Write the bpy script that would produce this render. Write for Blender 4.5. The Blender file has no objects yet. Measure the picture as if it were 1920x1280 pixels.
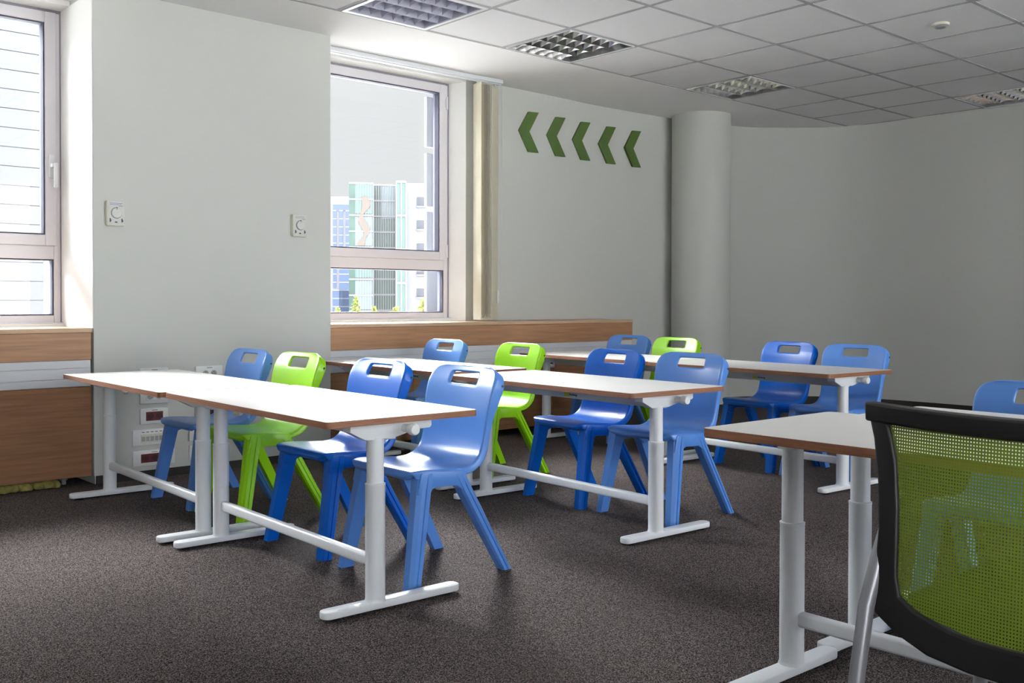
import bpy, bmesh, math, random
from mathutils import Vector, Matrix
random.seed(7)
S = bpy.context.scene
COL = S.collection
PI = math.pi

# ------------------------------------------------------------------ camera
cam = bpy.data.cameras.new('camera')
camo = bpy.data.objects.new('camera', cam)
COL.objects.link(camo)
yaw, pitch, roll = 0.839254792, -0.0140496927, 0.0019052393
CAM = Vector((-2.96316, -4.73385, 0.94))
fw = Vector((math.cos(pitch)*math.cos(yaw), math.cos(pitch)*math.sin(yaw), math.sin(pitch)))
ri = fw.cross(Vector((0, 0, 1))).normalized()
up = ri.cross(fw)
r2 = ri*math.cos(roll)+up*math.sin(roll)
u2 = -ri*math.sin(roll)+up*math.cos(roll)
M = Matrix(((r2.x, u2.x, -fw.x, CAM.x), (r2.y, u2.y, -fw.y, CAM.y), (r2.z, u2.z, -fw.z, CAM.z), (0, 0, 0, 1)))
camo.matrix_world = M
cam.sensor_width = 36
cam.lens = 1876.3664/1920*36
cam.shift_y = -(640-591.367)/1920
cam.clip_start = 0.05
cam.clip_end = 1000
S.camera = camo

# ------------------------------------------------------------------ world: overcast sky, bright high cloud on the window side
W = bpy.data.worlds.new('sky')
S.world = W
W.use_nodes = True
nt = W.node_tree
nt.nodes.clear()
def wn(t, **k):
    n = nt.nodes.new(t)
    for a, b in k.items(): setattr(n, a, b)
    return n
def wm(op, a, b=None, c=None):
    n = wn('ShaderNodeMath', operation=op)
    for i, v in enumerate((a, b, c)):
        if v is None: continue
        if isinstance(v, (int, float)): n.inputs[i].default_value = v
        else: nt.links.new(v, n.inputs[i])
    return n.outputs[0]
tc = wn('ShaderNodeTexCoord')
sp = wn('ShaderNodeSeparateXYZ')
nt.links.new(tc.outputs['Generated'], sp.inputs[0])
def mapr(v, a, b, c, d, smooth=True):
    n = wn('ShaderNodeMapRange')
    if smooth: n.interpolation_type = 'SMOOTHSTEP'
    nt.links.new(v, n.inputs['Value'])
    for k, q in zip(('From Min', 'From Max', 'To Min', 'To Max'), (a, b, c, d)): n.inputs[k].default_value = q
    return n.outputs['Result']
SKY_LO, SKY_HI, GROUND_GLOW, REAR = 0.80, 118.0, 40.0, 6.6
hi = mapr(sp.outputs['Z'], 0.24, 0.46, 0.0, SKY_HI)
dt = wn('ShaderNodeVectorMath', operation='DOT_PRODUCT')
nt.links.new(tc.outputs['Generated'], dt.inputs[0]); dt.inputs[1].default_value = (.5725, .8199, 0)
side = wm('MULTIPLY', mapr(sp.outputs['Y'], 0.0, 0.25, 0.0, 1.0), mapr(dt.outputs['Value'], -0.3, 0.05, 0.0, 1.0))   # bright cloud only on the side the windows face
lobe = mapr(dt.outputs['Value'], 0.30, 0.80, 0.55, 1.15)     # brightest towards the veiled sun
side = wm('MULTIPLY', side, lobe)
gnd = mapr(sp.outputs['Z'], -0.45, -0.14, GROUND_GLOW, 0.0)    # glow added from below to lift the ceiling, as if from sunlit paving
rear = wm('MULTIPLY', mapr(sp.outputs['Y'], -0.25, 0.0, 1.0, 0.0), REAR)  # rear sky raised as fill for the added rear windows
gside = mapr(sp.outputs['Y'], 0.0, 0.12, 0.0, 1.0)
tot = wm('ADD', wm('ADD', wm('ADD', wm('MULTIPLY', hi, side), wm('MULTIPLY', gnd, gside)), SKY_LO), rear)
bg = wn('ShaderNodeBackground')
bg.inputs[0].default_value = (0.975, 0.985, 1.0, 1)
nt.links.new(tot, bg.inputs[1])
ow = wn('ShaderNodeOutputWorld')
nt.links.new(bg.outputs[0], ow.inputs[0])

# veiled sun high over the window side
sl = bpy.data.lights.new('veiled_sun', 'SUN')
sl.energy = 6.0
sl.angle = math.radians(22)
sl.color = (1.0, 0.97, 0.93)
so = bpy.data.objects.new('veiled_sun', sl)
COL.objects.link(so)
so.rotation_euler = Vector((-0.62, -0.88, -0.66)).to_track_quat('-Z', 'Y').to_euler()

S.view_settings.view_transform = 'Standard'
S.view_settings.look = 'None'
S.view_settings.gamma = 1
S.view_settings.exposure = 0.18
S.view_settings.use_curve_mapping = False

# ------------------------------------------------------------------ materials
def lin(c):
    return tuple(((v/255)/12.92 if v/255 <= .04045 else ((v/255+.055)/1.055)**2.4) for v in c)
def mat(name, col, rough=.5, metal=0, spec=.5, coat=0, noise=None, bump=None, srgb=True):
    m = bpy.data.materials.new(name)
    m.use_nodes = True
    t = m.node_tree
    b = t.nodes['Principled BSDF']
    c = lin(col) if srgb else col
    b.inputs['Base Color'].default_value = (*c, 1)
    b.inputs['Roughness'].default_value = rough
    b.inputs['Metallic'].default_value = metal
    b.inputs['Specular IOR Level'].default_value = spec
    b.inputs['Coat Weight'].default_value = coat
    b.inputs['Coat Roughness'].default_value = .08
    tcn = t.nodes.new('ShaderNodeTexCoord')
    if noise:
        sc, amt, stretch = noise
        mp = t.nodes.new('ShaderNodeMapping'); mp.inputs['Scale'].default_value = stretch
        nz = t.nodes.new('ShaderNodeTexNoise'); nz.inputs['Scale'].default_value = sc; nz.inputs['Detail'].default_value = 6
        t.links.new(tcn.outputs['Object'], mp.inputs[0]); t.links.new(mp.outputs[0], nz.inputs['Vector'])
        cr = t.nodes.new('ShaderNodeValToRGB')
        cr.color_ramp.elements[0].position = .3; cr.color_ramp.elements[1].position = .7
        cr.color_ramp.elements[0].color = (*[v*(1-amt) for v in c], 1)
        cr.color_ramp.elements[1].color = (*[min(1, v*(1+amt)) for v in c], 1)
        t.links.new(nz.outputs['Fac'], cr.inputs[0]); t.links.new(cr.outputs[0], b.inputs['Base Color'])
    if bump:
        sc, st = bump
        nz = t.nodes.new('ShaderNodeTexNoise'); nz.inputs['Scale'].default_value = sc; nz.inputs['Detail'].default_value = 3
        t.links.new(tcn.outputs['Object'], nz.inputs['Vector'])
        bp = t.nodes.new('ShaderNodeBump'); bp.inputs['Strength'].default_value = st; bp.inputs['Distance'].default_value = .002
        t.links.new(nz.outputs['Fac'], bp.inputs['Height']); t.links.new(bp.outputs[0], b.inputs['Normal'])
    return m
MT = dict(
    wall=mat('wall_paint', (200, 201, 197), .55, spec=.25, bump=(60, .04)),
    ceil=mat('ceiling_paint', (247, 246, 247), .9, spec=.1),
    tile=mat('ceiling_tile', (234, 233, 235), .95, spec=.1, bump=(220, .25)),
    tbar=mat('ceiling_bar', (170, 169, 172), .9, spec=.1),
    reveal=mat('reveal_paint', (240, 240, 238), .6),
    alu=mat('window_frame_paint', (216, 212, 217), .35, spec=.5),
    gasket=mat('rubber_gasket', (52, 54, 74), .6),
    gap_shadow=mat('painted_gap_shadow', (132, 126, 138), .7),  # shade of the frame gap put into a colour
    banner=mat('faded_banner', (100, 92, 86), .8),
    wood=mat('beech_laminate', (166, 124, 92), .42, spec=.4, noise=(5, .16, (.8, 1, 16))),
    wood_sill=mat('beech_sill', (196, 164, 134), .42, spec=.4, noise=(5, .12, (.8, 1, 16))),
    wood_dark=mat('beech_laminate_lower', (140, 100, 70), .45, spec=.35, noise=(5, .18, (.8, 1, 16))),
    trunk=mat('trunking_plastic', (212, 213, 218), .35),
    white_metal=mat('white_powder_coat', (226, 229, 233), .32, spec=.5),
    white_plastic=mat('white_plastic', (226, 227, 228), .35),
    ivory=mat('ivory_plastic', (214, 211, 196), .4),
    dialgrey=mat('dial_plastic', (206, 207, 203), .4),
    laminate=mat('white_laminate', (244, 243, 240), .42, spec=.35, noise=(3, .015, (1, 1, 1))),
    edge=mat('beech_edge', (138, 92, 66), .5, noise=(8, .25, (2, 1, 26))),
    black=mat('black_plastic', (22, 19, 22), .45),
    darktrim=mat('dark_baseboard', (40, 35, 36), .7),
    blue_l=mat('light_blue_plastic', (86, 138, 214), .28, spec=.45, coat=.08, bump=(400, .02)),
    blue_d=mat('royal_blue_plastic', (0, 94, 192), .3, spec=.3, coat=.05, bump=(400, .02)),
    green=mat('lime_plastic', (142, 205, 10), .3, spec=.4, coat=.08, bump=(400, .02)),
    hole=mat('screw_hole', (12, 40, 60), .6),
    arrow=mat('green_panel', (58, 82, 26), .7, noise=(90, .12, (1, 1, 1))),
    arrow_e=mat('green_panel_edge', (120, 138, 96), .7),
    red=mat('red_socket', (96, 8, 24), .45),
    reddk=mat('red_socket_well', (60, 4, 16), .5),
    grey=mat('grey_socket', (160, 160, 158), .45),
    dark=mat('dark_gap', (40, 38, 34), .7),
    ink=mat('ink', (70, 74, 84), .6),
    inkblue=mat('blue_ink', (112, 128, 190), .6),
    cream=mat('cream_blind_fabric', (254, 252, 244), .85, spec=.1, noise=(120, .03, (1, 1, .1))),
    chain=mat('bead_chain', (226, 222, 208), .4),
    mirror=mat('louvre_aluminium', (215, 214, 212), .16, metal=1),
    satin=mat('satin_louvre', (176, 176, 192), .55, metal=.2),
    lampback=mat('lamp_housing', (190, 190, 192), .3, metal=1),
    tube=mat('lamp_tube', (225, 225, 222), .4),
    silver=mat('silver_tube', (168, 168, 174), .35, metal=.55),
    foam=mat('yellow_insulation', (150, 142, 80), .95, noise=(30, .35, (1, 1, 1)), bump=(60, 1)),
    pipe=mat('grey_pipe', (120, 120, 124), .4),
    yellow=mat('yellow_sticker', (206, 206, 30), .5),
    seatfab=mat('green_seat_fabric', (56, 66, 12), .9, bump=(300, .4)),
    conc=mat('white_render', (124, 124, 128), .8),
    bounce_front=mat('front_bounce_pale', (230, 229, 226), .9),
    bounce_rear=mat('rear_bounce_pale', (232, 231, 228), .9),
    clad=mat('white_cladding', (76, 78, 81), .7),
    conc2=mat('pale_render', (118, 117, 122), .8),
    louvre_g=mat('fin_panel', (92, 95, 104), .6),
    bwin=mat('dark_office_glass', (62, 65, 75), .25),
    gblue=mat('pale_blue_glass', (102, 113, 118), .2),
    gteal=mat('teal_glass', (82, 104, 102), .2),
    ggreen=mat('green_glass', (57, 77, 71), .2, noise=(.25, .35, (1, 1, 1))),
    gdeep=mat('deep_blue_glass', (66, 79, 105), .2),
    leafy=mat('yellow_green_leaves', (122, 129, 72), .9, noise=(2, .3, (1, 1, 1))),
    ground=mat('asphalt', (120, 120, 120), .9, noise=(.1, .1, (1, 1, 1))),
)
# wall paint variant already in MT['wall']; carpet with speckle
def carpet():
    m = bpy.data.materials.new('carpet'); m.use_nodes = True
    t = m.node_tree; b = t.nodes['Principled BSDF']
    b.inputs['Roughness'].default_value = .95; b.inputs['Specular IOR Level'].default_value = .05
    tcn = t.nodes.new('ShaderNodeTexCoord')
    n1 = t.nodes.new('ShaderNodeTexNoise'); n1.inputs['Scale'].default_value = 235; n1.inputs['Detail'].default_value = 2; n1.inputs['Roughness'].default_value = .6
    n2 = t.nodes.new('ShaderNodeTexNoise'); n2.inputs['Scale'].default_value = 2.2; n2.inputs['Detail'].default_value = 3
    t.links.new(tcn.outputs['Object'], n1.inputs['Vector']); t.links.new(tcn.outputs['Object'], n2.inputs['Vector'])
    vm = t.nodes.new('ShaderNodeVectorMath'); vm.operation = 'SCALE'; vm.inputs[3].default_value = 430
    fl = t.nodes.new('ShaderNodeVectorMath'); fl.operation = 'FLOOR'
    wnz = t.nodes.new('ShaderNodeTexWhiteNoise'); wnz.noise_dimensions = '2D'
    t.links.new(tcn.outputs['Object'], vm.inputs[0]); t.links.new(vm.outputs[0], fl.inputs[0]); t.links.new(fl.outputs[0], wnz.inputs['Vector'])
    mix = t.nodes.new('ShaderNodeMixRGB'); mix.inputs[0].default_value = .55
    t.links.new(n1.outputs['Fac'], mix.inputs[1]); t.links.new(wnz.outputs['Value'], mix.inputs[2])
    cr = t.nodes.new('ShaderNodeValToRGB')
    e = cr.color_ramp.elements
    e[0].position = .24; e[0].color = (*lin((14, 12, 12)), 1)
    e[1].position = .78; e[1].color = (*lin((138, 128, 126)), 1)
    x = e.new(.5); x.color = (*lin((66, 59, 58)), 1)
    t.links.new(mix.outputs[0], cr.inputs[0])
    mx = t.nodes.new('ShaderNodeMixRGB'); mx.blend_type = 'MULTIPLY'; mx.inputs[0].default_value = .25
    t.links.new(cr.outputs[0], mx.inputs[1]); t.links.new(n2.outputs['Fac'], mx.inputs[2])
    t.links.new(mx.outputs[0], b.inputs['Base Color'])
    bp = t.nodes.new('ShaderNodeBump'); bp.inputs['Strength'].default_value = .08; bp.inputs['Distance'].default_value = .001
    t.links.new(n1.outputs['Fac'], bp.inputs['Height']); t.links.new(bp.outputs[0], b.inputs['Normal'])
    return m
MT['carpet'] = carpet()
_t = MT['cream'].node_tree; _b = _t.nodes['Principled BSDF']; _o = _t.nodes['Material Output']
_tl = _t.nodes.new('ShaderNodeBsdfTranslucent'); _tl.inputs[0].default_value = (*lin((255, 252, 242)), 1)
_mx = _t.nodes.new('ShaderNodeMixShader'); _mx.inputs[0].default_value = .6
_t.links.new(_b.outputs[0], _mx.inputs[1]); _t.links.new(_tl.outputs[0], _mx.inputs[2]); _t.links.new(_mx.outputs[0], _o.inputs[0])
def glass_mat():
    m = bpy.data.materials.new('window_glass'); m.use_nodes = True
    t = m.node_tree; t.nodes.clear()
    o = t.nodes.new('ShaderNodeOutputMaterial'); mx = t.nodes.new('ShaderNodeMixShader')
    tr = t.nodes.new('ShaderNodeBsdfTransparent'); tr.inputs[0].default_value = (.97, .98, .98, 1)
    gl = t.nodes.new('ShaderNodeBsdfGlossy'); gl.inputs['Roughness'].default_value = .02
    fr = t.nodes.new('ShaderNodeFresnel'); fr.inputs[0].default_value = 1.35
    t.links.new(fr.outputs[0], mx.inputs[0]); t.links.new(tr.outputs[0], mx.inputs[1]); t.links.new(gl.outputs[0], mx.inputs[2])
    t.links.new(mx.outputs[0], o.inputs[0])
    return m
MT['glass'] = glass_mat()
def mesh_fabric():
    m = bpy.data.materials.new('green_mesh_fabric'); m.use_nodes = True
    t = m.node_tree; b = t.nodes['Principled BSDF']; o = t.nodes['Material Output']
    b.inputs['Base Color'].default_value = (*lin((110, 130, 26)), 1); b.inputs['Roughness'].default_value = .7
    tcn = t.nodes.new('ShaderNodeTexCoord'); s = t.nodes.new('ShaderNodeSeparateXYZ')
    t.links.new(tcn.outputs['Object'], s.inputs[0])
    def mth(op, a, bb=None):
        n = t.nodes.new('ShaderNodeMath'); n.operation = op
        for i, v in enumerate((a, bb)):
            if v is None: continue
            if isinstance(v, (int, float)): n.inputs[i].default_value = v
            else: t.links.new(v, n.inputs[i])
        return n.outputs[0]
    k = 2*PI/.0046
    a = mth('SINE', mth('MULTIPLY', s.outputs['Y'], k))
    c = mth('SINE', mth('MULTIPLY', s.outputs['Z'], k*.92))
    hole = mth('GREATER_THAN', mth('ADD', a, c), 1.02)
    tr = t.nodes.new('ShaderNodeBsdfTransparent'); mx = t.nodes.new('ShaderNodeMixShader')
    t.links.new(hole, mx.inputs[0]); t.links.new(b.outputs[0], mx.inputs[1]); t.links.new(tr.outputs[0], mx.inputs[2])
    t.links.new(mx.outputs[0], o.inputs[0])
    return m
MT['mesh'] = mesh_fabric()

# ------------------------------------------------------------------ mesh helpers
def bx(bm, x0, x1, y0, y1, z0, z1, bev=0, seg=2, mtx=None):
    vs = [bm.verts.new((x, y, z)) for x in (x0, x1) for y in (y0, y1) for z in (z0, z1)]
    f = [(0, 1, 3, 2), (4, 6, 7, 5), (0, 4, 5, 1), (2, 3, 7, 6), (0, 2, 6, 4), (1, 5, 7, 3)]
    fs = [bm.faces.new([vs[i] for i in q]) for q in f]
    if bev:
        es = list({e for q in fs for e in q.edges})
        r = bmesh.ops.bevel(bm, geom=es, offset=bev, segments=seg, affect='EDGES', profile=.5)
        vs = list({v for q in r['faces'] for v in q.verts} | {v for v in vs if v.is_valid})
    if mtx is not None: bmesh.ops.transform(bm, matrix=mtx, verts=vs)
    return vs
def prism(bm, pts, axis, a, b, bev=0):
    # pts: 2D polygon; axis 'y': (x,z) extruded a..b in y ; 'z': (x,y) ; 'x': (y,z)
    def P(p, t):
        if axis == 'y': return (p[0], t, p[1])
        if axis == 'z': return (p[0], p[1], t)
        return (t, p[0], p[1])
    A = [bm.verts.new(P(p, a)) for p in pts]; B = [bm.verts.new(P(p, b)) for p in pts]
    n = len(pts)
    fs = [bm.faces.new(A), bm.faces.new(B[::-1])]
    for i in range(n): fs.append(bm.faces.new((A[i], B[i], B[(i+1) % n], A[(i+1) % n])))
    bmesh.ops.recalc_face_normals(bm, faces=fs)
    if bev:
        es = list({e for f in fs[:2] for e in f.edges})
        bmesh.ops.bevel(bm, geom=es, offset=bev, segments=2, affect='EDGES', profile=.5)
def rrect(x0, x1, y0, y1, r, n=6):
    out = []
    for cx, cy, a0 in ((x1-r, y1-r, 0), (x0+r, y1-r, 90), (x0+r, y0+r, 180), (x1-r, y0+r, 270)):
        for i in range(n+1):
            a = math.radians(a0+90*i/n); out.append((cx+r*math.cos(a), cy+r*math.sin(a)))
    return out
def cyl(bm, p0, p1, r0, r1=None, n=24, caps=True):
    p0 = Vector(p0); p1 = Vector(p1); r1 = r0 if r1 is None else r1
    d = (p1-p0).normalized(); a = d.orthogonal().normalized(); b = d.cross(a)
    A = []; B = []
    for i in range(n):
        t = 2*PI*i/n; q = a*math.cos(t)+b*math.sin(t)
        A.append(bm.verts.new(p0+q*r0)); B.append(bm.verts.new(p1+q*r1))
    for i in range(n): bm.faces.new((A[i], A[(i+1) % n], B[(i+1) % n], B[i]))
    if caps: bm.faces.new(A[::-1]); bm.faces.new(B)
def lathe(bm, prof, c=(0, 0, 0), n=32, axis='z'):
    rings = []
    for r, h in prof:
        ring = []
        for i in range(n):
            t = 2*PI*i/n; x, y = r*math.cos(t), r*math.sin(t)
            p = {'z': (x, y, h), 'y': (x, h, y), 'x': (h, x, y)}[axis]
            ring.append(bm.verts.new((p[0]+c[0], p[1]+c[1], p[2]+c[2])))
        rings.append(ring)
    fs = []
    for A, B in zip(rings, rings[1:]):
        for i in range(n): fs.append(bm.faces.new((A[i], A[(i+1) % n], B[(i+1) % n], B[i])))
    fs.append(bm.faces.new(rings[0][::-1])); fs.append(bm.faces.new(rings[-1]))
    bmesh.ops.recalc_face_normals(bm, faces=fs)
def tubepath(bm, pts, r, n=12, flat=1.0):
    pts = [Vector(p) for p in pts]; rings = []; prev = None
    for i, p in enumerate(pts):
        d = (pts[min(i+1, len(pts)-1)]-pts[max(i-1, 0)]).normalized()
        if prev is None: a = d.orthogonal().normalized()
        else: a = (prev-d*prev.dot(d)).normalized()
        prev = a; b = d.cross(a)
        rr = r[i] if isinstance(r, (list, tuple)) else r
        rings.append([bm.verts.new(p+(a*math.cos(2*PI*k/n)+b*flat*math.sin(2*PI*k/n))*rr) for k in range(n)])
    for A, B in zip(rings, rings[1:]):
        for i in range(n): bm.faces.new((A[i], A[(i+1) % n], B[(i+1) % n], B[i]))
    bm.faces.new(rings[0][::-1]); bm.faces.new(rings[-1])
def obj(name, bm, m, parent=None, smooth=True, angle=35, label=None):
    me = bpy.data.meshes.new(name)
    bmesh.ops.recalc_face_normals(bm, faces=bm.faces)
    bm.to_mesh(me); bm.free()
    me.materials.append(MT[m] if isinstance(m, str) else m)
    if smooth:
        me.polygons.foreach_set('use_smooth', [True]*len(me.polygons))
        me.set_sharp_from_angle(angle=math.radians(angle))
    o = bpy.data.objects.new(name, me); COL.objects.link(o)
    if parent: o.parent = parent
    if label: o['label'] = label
    return o
def thing(name, label, cat, loc=(0, 0, 0), rz=0, group=None):
    o = bpy.data.objects.new(name, None); COL.objects.link(o)
    o.location = loc; o.rotation_euler = (0, 0, rz); o.empty_display_size = .1
    o['label'] = label; o['category'] = cat
    if group: o['group'] = group
    return o
def tag(o, label, cat, group=None):
    o['label'] = label; o['category'] = cat
    if group: o['group'] = group
    return o
def struct(o, label=None):
    o['kind'] = 'structure'
    if label: o['label'] = label
    return o
def dup(o, parent=None):
    c = o.copy(); COL.objects.link(c)
    if parent: c.parent = parent; c.matrix_parent_inverse = o.matrix_parent_inverse
    for ch in list(o.children): dup(ch, c)
    return c
B = bmesh.new

# ================================================================== SETTING
ZC = 2.53
X0, X1, Y0 = -8.0, 5.45, -6.3
YP, YW, YG = .479, .82, .98        # pier face, far wall face, window plane
# floor
b = B(); bx(b, X0-.3, X1+.4, Y0-.3, 1.3, -.12, 0)
struct(obj('floor', b, 'carpet', smooth=False), 'speckled brown grey carpet')
# curved wall plan: far stretch of window wall, quarter round corner, right wall
plan = [(1.579, YW), (2.2, .835), (2.9, .865), (3.3, .86), (3.7, .84), (4.05, .80), (4.4, .735), (4.72, .634), (4.93, .49), (5.10, .345), (5.24, .19), (5.345, .02), (5.415, -.18), (5.445, -.42), (5.455, -.75), (5.46, -1.2), (5.49, -1.6), (5.52, -3), (5.55, Y0)]
def smoothplan(p, n=6):
    out = []
    for i in range(len(p)-1):
        p0 = Vector(p[max(i-1, 0)]); p1 = Vector(p[i]); p2 = Vector(p[i+1]); p3 = Vector(p[min(i+2, len(p)-1)])
        for k in range(n):
            t = k/n
            out.append(.5*((2*p1)+(-p0+p2)*t+(2*p0-5*p1+4*p2-p3)*t*t+(-p0+3*p1-3*p2+p3)*t**3))
    out.append(Vector(p[-1])); return out
def wall_strip(pl, z0, z1, th):
    b = B(); rows = []
    for i, p in enumerate(pl):
        d = (pl[min(i+1, len(pl)-1)]-pl[max(i-1, 0)]).normalized(); n = Vector((-d.y, d.x))
        q = p+n*th
        rows.append([b.verts.new((p.x, p.y, z0)), b.verts.new((p.x, p.y, z1)), b.verts.new((q.x, q.y, z1)), b.verts.new((q.x, q.y, z0))])
    for A, C in zip(rows, rows[1:]):
        for i in range(4): b.faces.new((A[i], A[(i+1) % 4], C[(i+1) % 4], C[i]))
    b.faces.new(rows[0]); b.faces.new(rows[-1][::-1])
    return b
sp_ = smoothplan(plan)
split = next(i for i, p in enumerate(sp_) if p.x >= 4.05)
struct(obj('wall_back', wall_strip(sp_[:split+1], 0, ZC+.02, .2), 'wall', angle=60), 'pale grey wall with the green arrows')
struct(obj('wall_right', wall_strip(sp_[split:], 0, ZC+.02, .2), 'wall', angle=60), 'grey wall with a rounded corner')
# window wall: piers (project to YP), lintels, sills behind radiator covers
def pier(x0, x1):
    b = B(); bx(b, x0, x1, YP, 1.25, .045, ZC+.02); bx(b, x0+.01, x1-.01, YP+.02, 1.25, 0, .045)
    return b
struct(obj('wall_left', pier(-1.145, .248), 'wall', smooth=False), 'pale grey pier between the two windows')
b = B(); prism(b, [(1.579, YW+.002), (1.8, YW+.004), (1.8, 1.05), (1.53, 1.05), (1.53, .955)], 'z', 0, ZC+.02)
struct(obj('wall_window_return', b, 'wall', smooth=False))
b = B(); bx(b, X0-.2, -2.48, YP, 1.25, 0, ZC+.02)
struct(obj('wall_left_rear', b, 'wall', smooth=False))
for nm, xa, xb in (('wall_lintel_rear', -2.48, -1.145), ('wall_lintel_front', .248, 1.579)):
    b = B(); bx(b, xa, xb, YW, 1.25, 2.505, ZC+.02); bx(b, xa, xb, .90, 1.25, 0, .815)
    struct(obj(nm, b, 'reveal', smooth=False))
# unseen dark skin added to keep wall bounce off the fins
b = B()
for xa, xb in ((X0-.2, -2.48), (-1.145, .248), (1.8, 6.0)): bx(b, xa, xb, 1.25, 1.28, -1, 3.2)
for xa, xb in ((-2.48, -1.145), (.248, 1.8)): bx(b, xa, xb, 1.25, 1.28, -1, .80); bx(b, xa, xb, 1.25, 1.28, 2.52, 3.2)
struct(obj('wall_bounce_block', b, 'darktrim', smooth=False), 'unseen dark skin added to cut outdoor bounce')
# white painted window reveals (thin plaster linings)
b = B(); bx(b, -1.149, -1.145, YP+.004, .955, .80, 2.505);  bx(b, .248, .252, YP+.004, .955, .80, 2.505)
prism(b, [(1.579, .8215), (1.531, .954), (1.527, .953), (1.5755, .8205)], 'z', .80, 2.505)
struct(obj('trim_1', b, 'reveal', smooth=False), 'white plastered window reveals')
# camera side walls
b = B(); bx(b, X0-.2, X0, Y0, 1.25, 0, ZC+.02)
struct(obj('wall_front', b, 'wall', smooth=False))
b = B(); bx(b, X0-.2, X1+.4, Y0-.2, Y0, 0, .30); bx(b, X0-.2, X1+.4, Y0-.2, Y0, 2.42, ZC+.02)
fill_openings = [(-5.2, -2.6), (-.2, 2.9)]  # openings added to let fill light in from behind
e_ = [X0-.2]+[v for p in fill_openings for v in p]+[X1+.4]
for k in range(0, len(e_), 2): bx(b, e_[k], e_[k+1], Y0-.2, Y0, .30, 2.42)
struct(obj('wall_side', b, 'wall', smooth=False))
# baseboards
struct(obj('baseboard_right', wall_strip([p+Vector((0, 0)) for p in sp_[split:]], 0, .078, -.014), 'darktrim', angle=60))
struct(obj('baseboard_back', wall_strip(sp_[:split+1], 0, .078, -.014), 'darktrim', angle=60))
b = B(); bx(b, -1.13, .24, YP+.006, YP+.03, 0, .046)
struct(obj('baseboard_left', b, 'darktrim', smooth=False))
# round column
PC = (3.99, .585)
b = B(); lathe(b, [(.25, 0), (.25, ZC+.01)], (PC[0], PC[1], 0), 64)
struct(obj('wall_column', b, 'wall', angle=60), 'round grey column in the corner')
b = B(); lathe(b, [(.262, .002), (.262, .078), (.2505, .079)], (PC[0], PC[1], 0), 64)
struct(obj('baseboard_column', b, 'darktrim', angle=60))

# ceiling: plain plaster band by the windows and slab above
T = .6
lamps = {(0, 0), (2, 0), (5, 0), (8, 2), (-3, 2), (-3, 5)}
b = B()
bx(b, X0-.2, X1+.4, .012, 1.25, ZC, ZC+.1)
bx(b, 5.4+.012, X1+.4, Y0, .012, ZC, ZC+.1)
struct(obj('ceiling', b, 'ceil', smooth=False), 'smooth white ceiling border')
b = B()
for i in range(-14, 9):
    for j in range(0, 11):
        if (i, j) in lamps: continue
        bx(b, i*T+.012, (i+1)*T-.012, -(j+1)*T+.012, -j*T-.012, ZC+.0035+random.uniform(-.0006, .0006), ZC+.02)
struct(obj('ceiling_tiles', b, 'tile', smooth=False), 'square mineral ceiling tiles')
b = B()
for i in range(-14, 10): bx(b, i*T-.012, i*T+.012, -6.6, .012, ZC+.001, ZC+.02)
for i in range(-14, 9):
    for j in range(0, 12): bx(b, i*T+.012, (i+1)*T-.012, -j*T-.012, -j*T+.012, ZC+.001, ZC+.02)
struct(obj('trim_2', b, 'tbar', smooth=False), 'metal grid between the ceiling tiles')
b = B(); bx(b, X0-.2, X1+.4, Y0-.2, 1.25, ZC+.15, ZC+.2)
struct(obj('ceiling_slab', b, 'ceil', smooth=False))

# ---------------- louvre ceiling lights
def make_lamp(label, cells=7, rows=4, refl='mirror', rim=.014):
    t = thing('ceiling_light', label, 'ceiling light', (0, 0, ZC), 0, 'square louvre lights in the tiled ceiling')
    h = .285
    b = B()
    for a in ((-h, h, -h, -h+rim), (-h, h, h-rim, h), (-h, -h+rim, -h+rim, h-rim), (h-rim, h, -h+rim, h-rim)):
        bx(b, a[0], a[1], a[2], a[3], -.004, .02)
    obj('frame', b, 'white_plastic', t, smooth=False)
    b = B(); s = h-rim-.001
    bx(b, -s, s, -s, s, .085, .09)
    for a in ((-s, s, -s, -s+.004), (-s, s, s-.004, s), (-s, -s+.004, -s, s), (s-.004, s, -s, s)):
        bx(b, a[0], a[1], a[2], a[3], .0, .085)
    obj('housing', b, refl if refl != 'mirror' else 'lampback', t, smooth=False)
    for r in range(rows):
        y = -s+(r+.5)*2*s/rows
        b = B(); cyl(b, (-s+.02, y, .062), (s-.02, y, .062), .013, n=16)
        obj('tube', b, 'tube', t)
    for r in range(rows-1):
        y = -s+(r+1)*2*s/rows
        b = B(); prism(b, [(y-.001, .0), (y+.001, 0), (y+.022, .045), (y-.022, .045)], 'x', -s, s)
        obj('louvre', b, refl, t, smooth=False)
    for c in range(cells-1):
        x = -s+(c+1)*2*s/cells
        b = B()
        for r in range(rows):
            ya = -s+r*2*s/rows; yb = ya+2*s/rows; n = 8
            # parabolic cross blade: V section, lower edge dips in the middle of each row
            lo = []
            for k in range(n+1):
                q = k/n; y = ya+(yb-ya)*q; z = .003+.012*(1-(2*q-1)**2)
                lo.append((y, z))
            A1 = [b.verts.new((x-.0012, y, z)) for y, z in lo]; A2 = [b.verts.new((x+.0012, y, z)) for y, z in lo]
            C1 = [b.verts.new((x-.012, y, .044)) for y, z in lo]; C2 = [b.verts.new((x+.012, y, .044)) for y, z in lo]
            for k in range(n):
                b.faces.new((A1[k], A1[k+1], C1[k+1], C1[k])); b.faces.new((A2[k], C2[k], C2[k+1], A2[k+1]))
                b.faces.new((A1[k], A2[k], A2[k+1], A1[k+1])); b.faces.new((C1[k], C1[k+1], C2[k+1], C2[k]))
        obj('cross_blade', b, refl, t, smooth=True)
    return t
L0 = make_lamp('lamp', refl='satin', rim=.022)
L1 = make_lamp('lamp', rim=.004)
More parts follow.
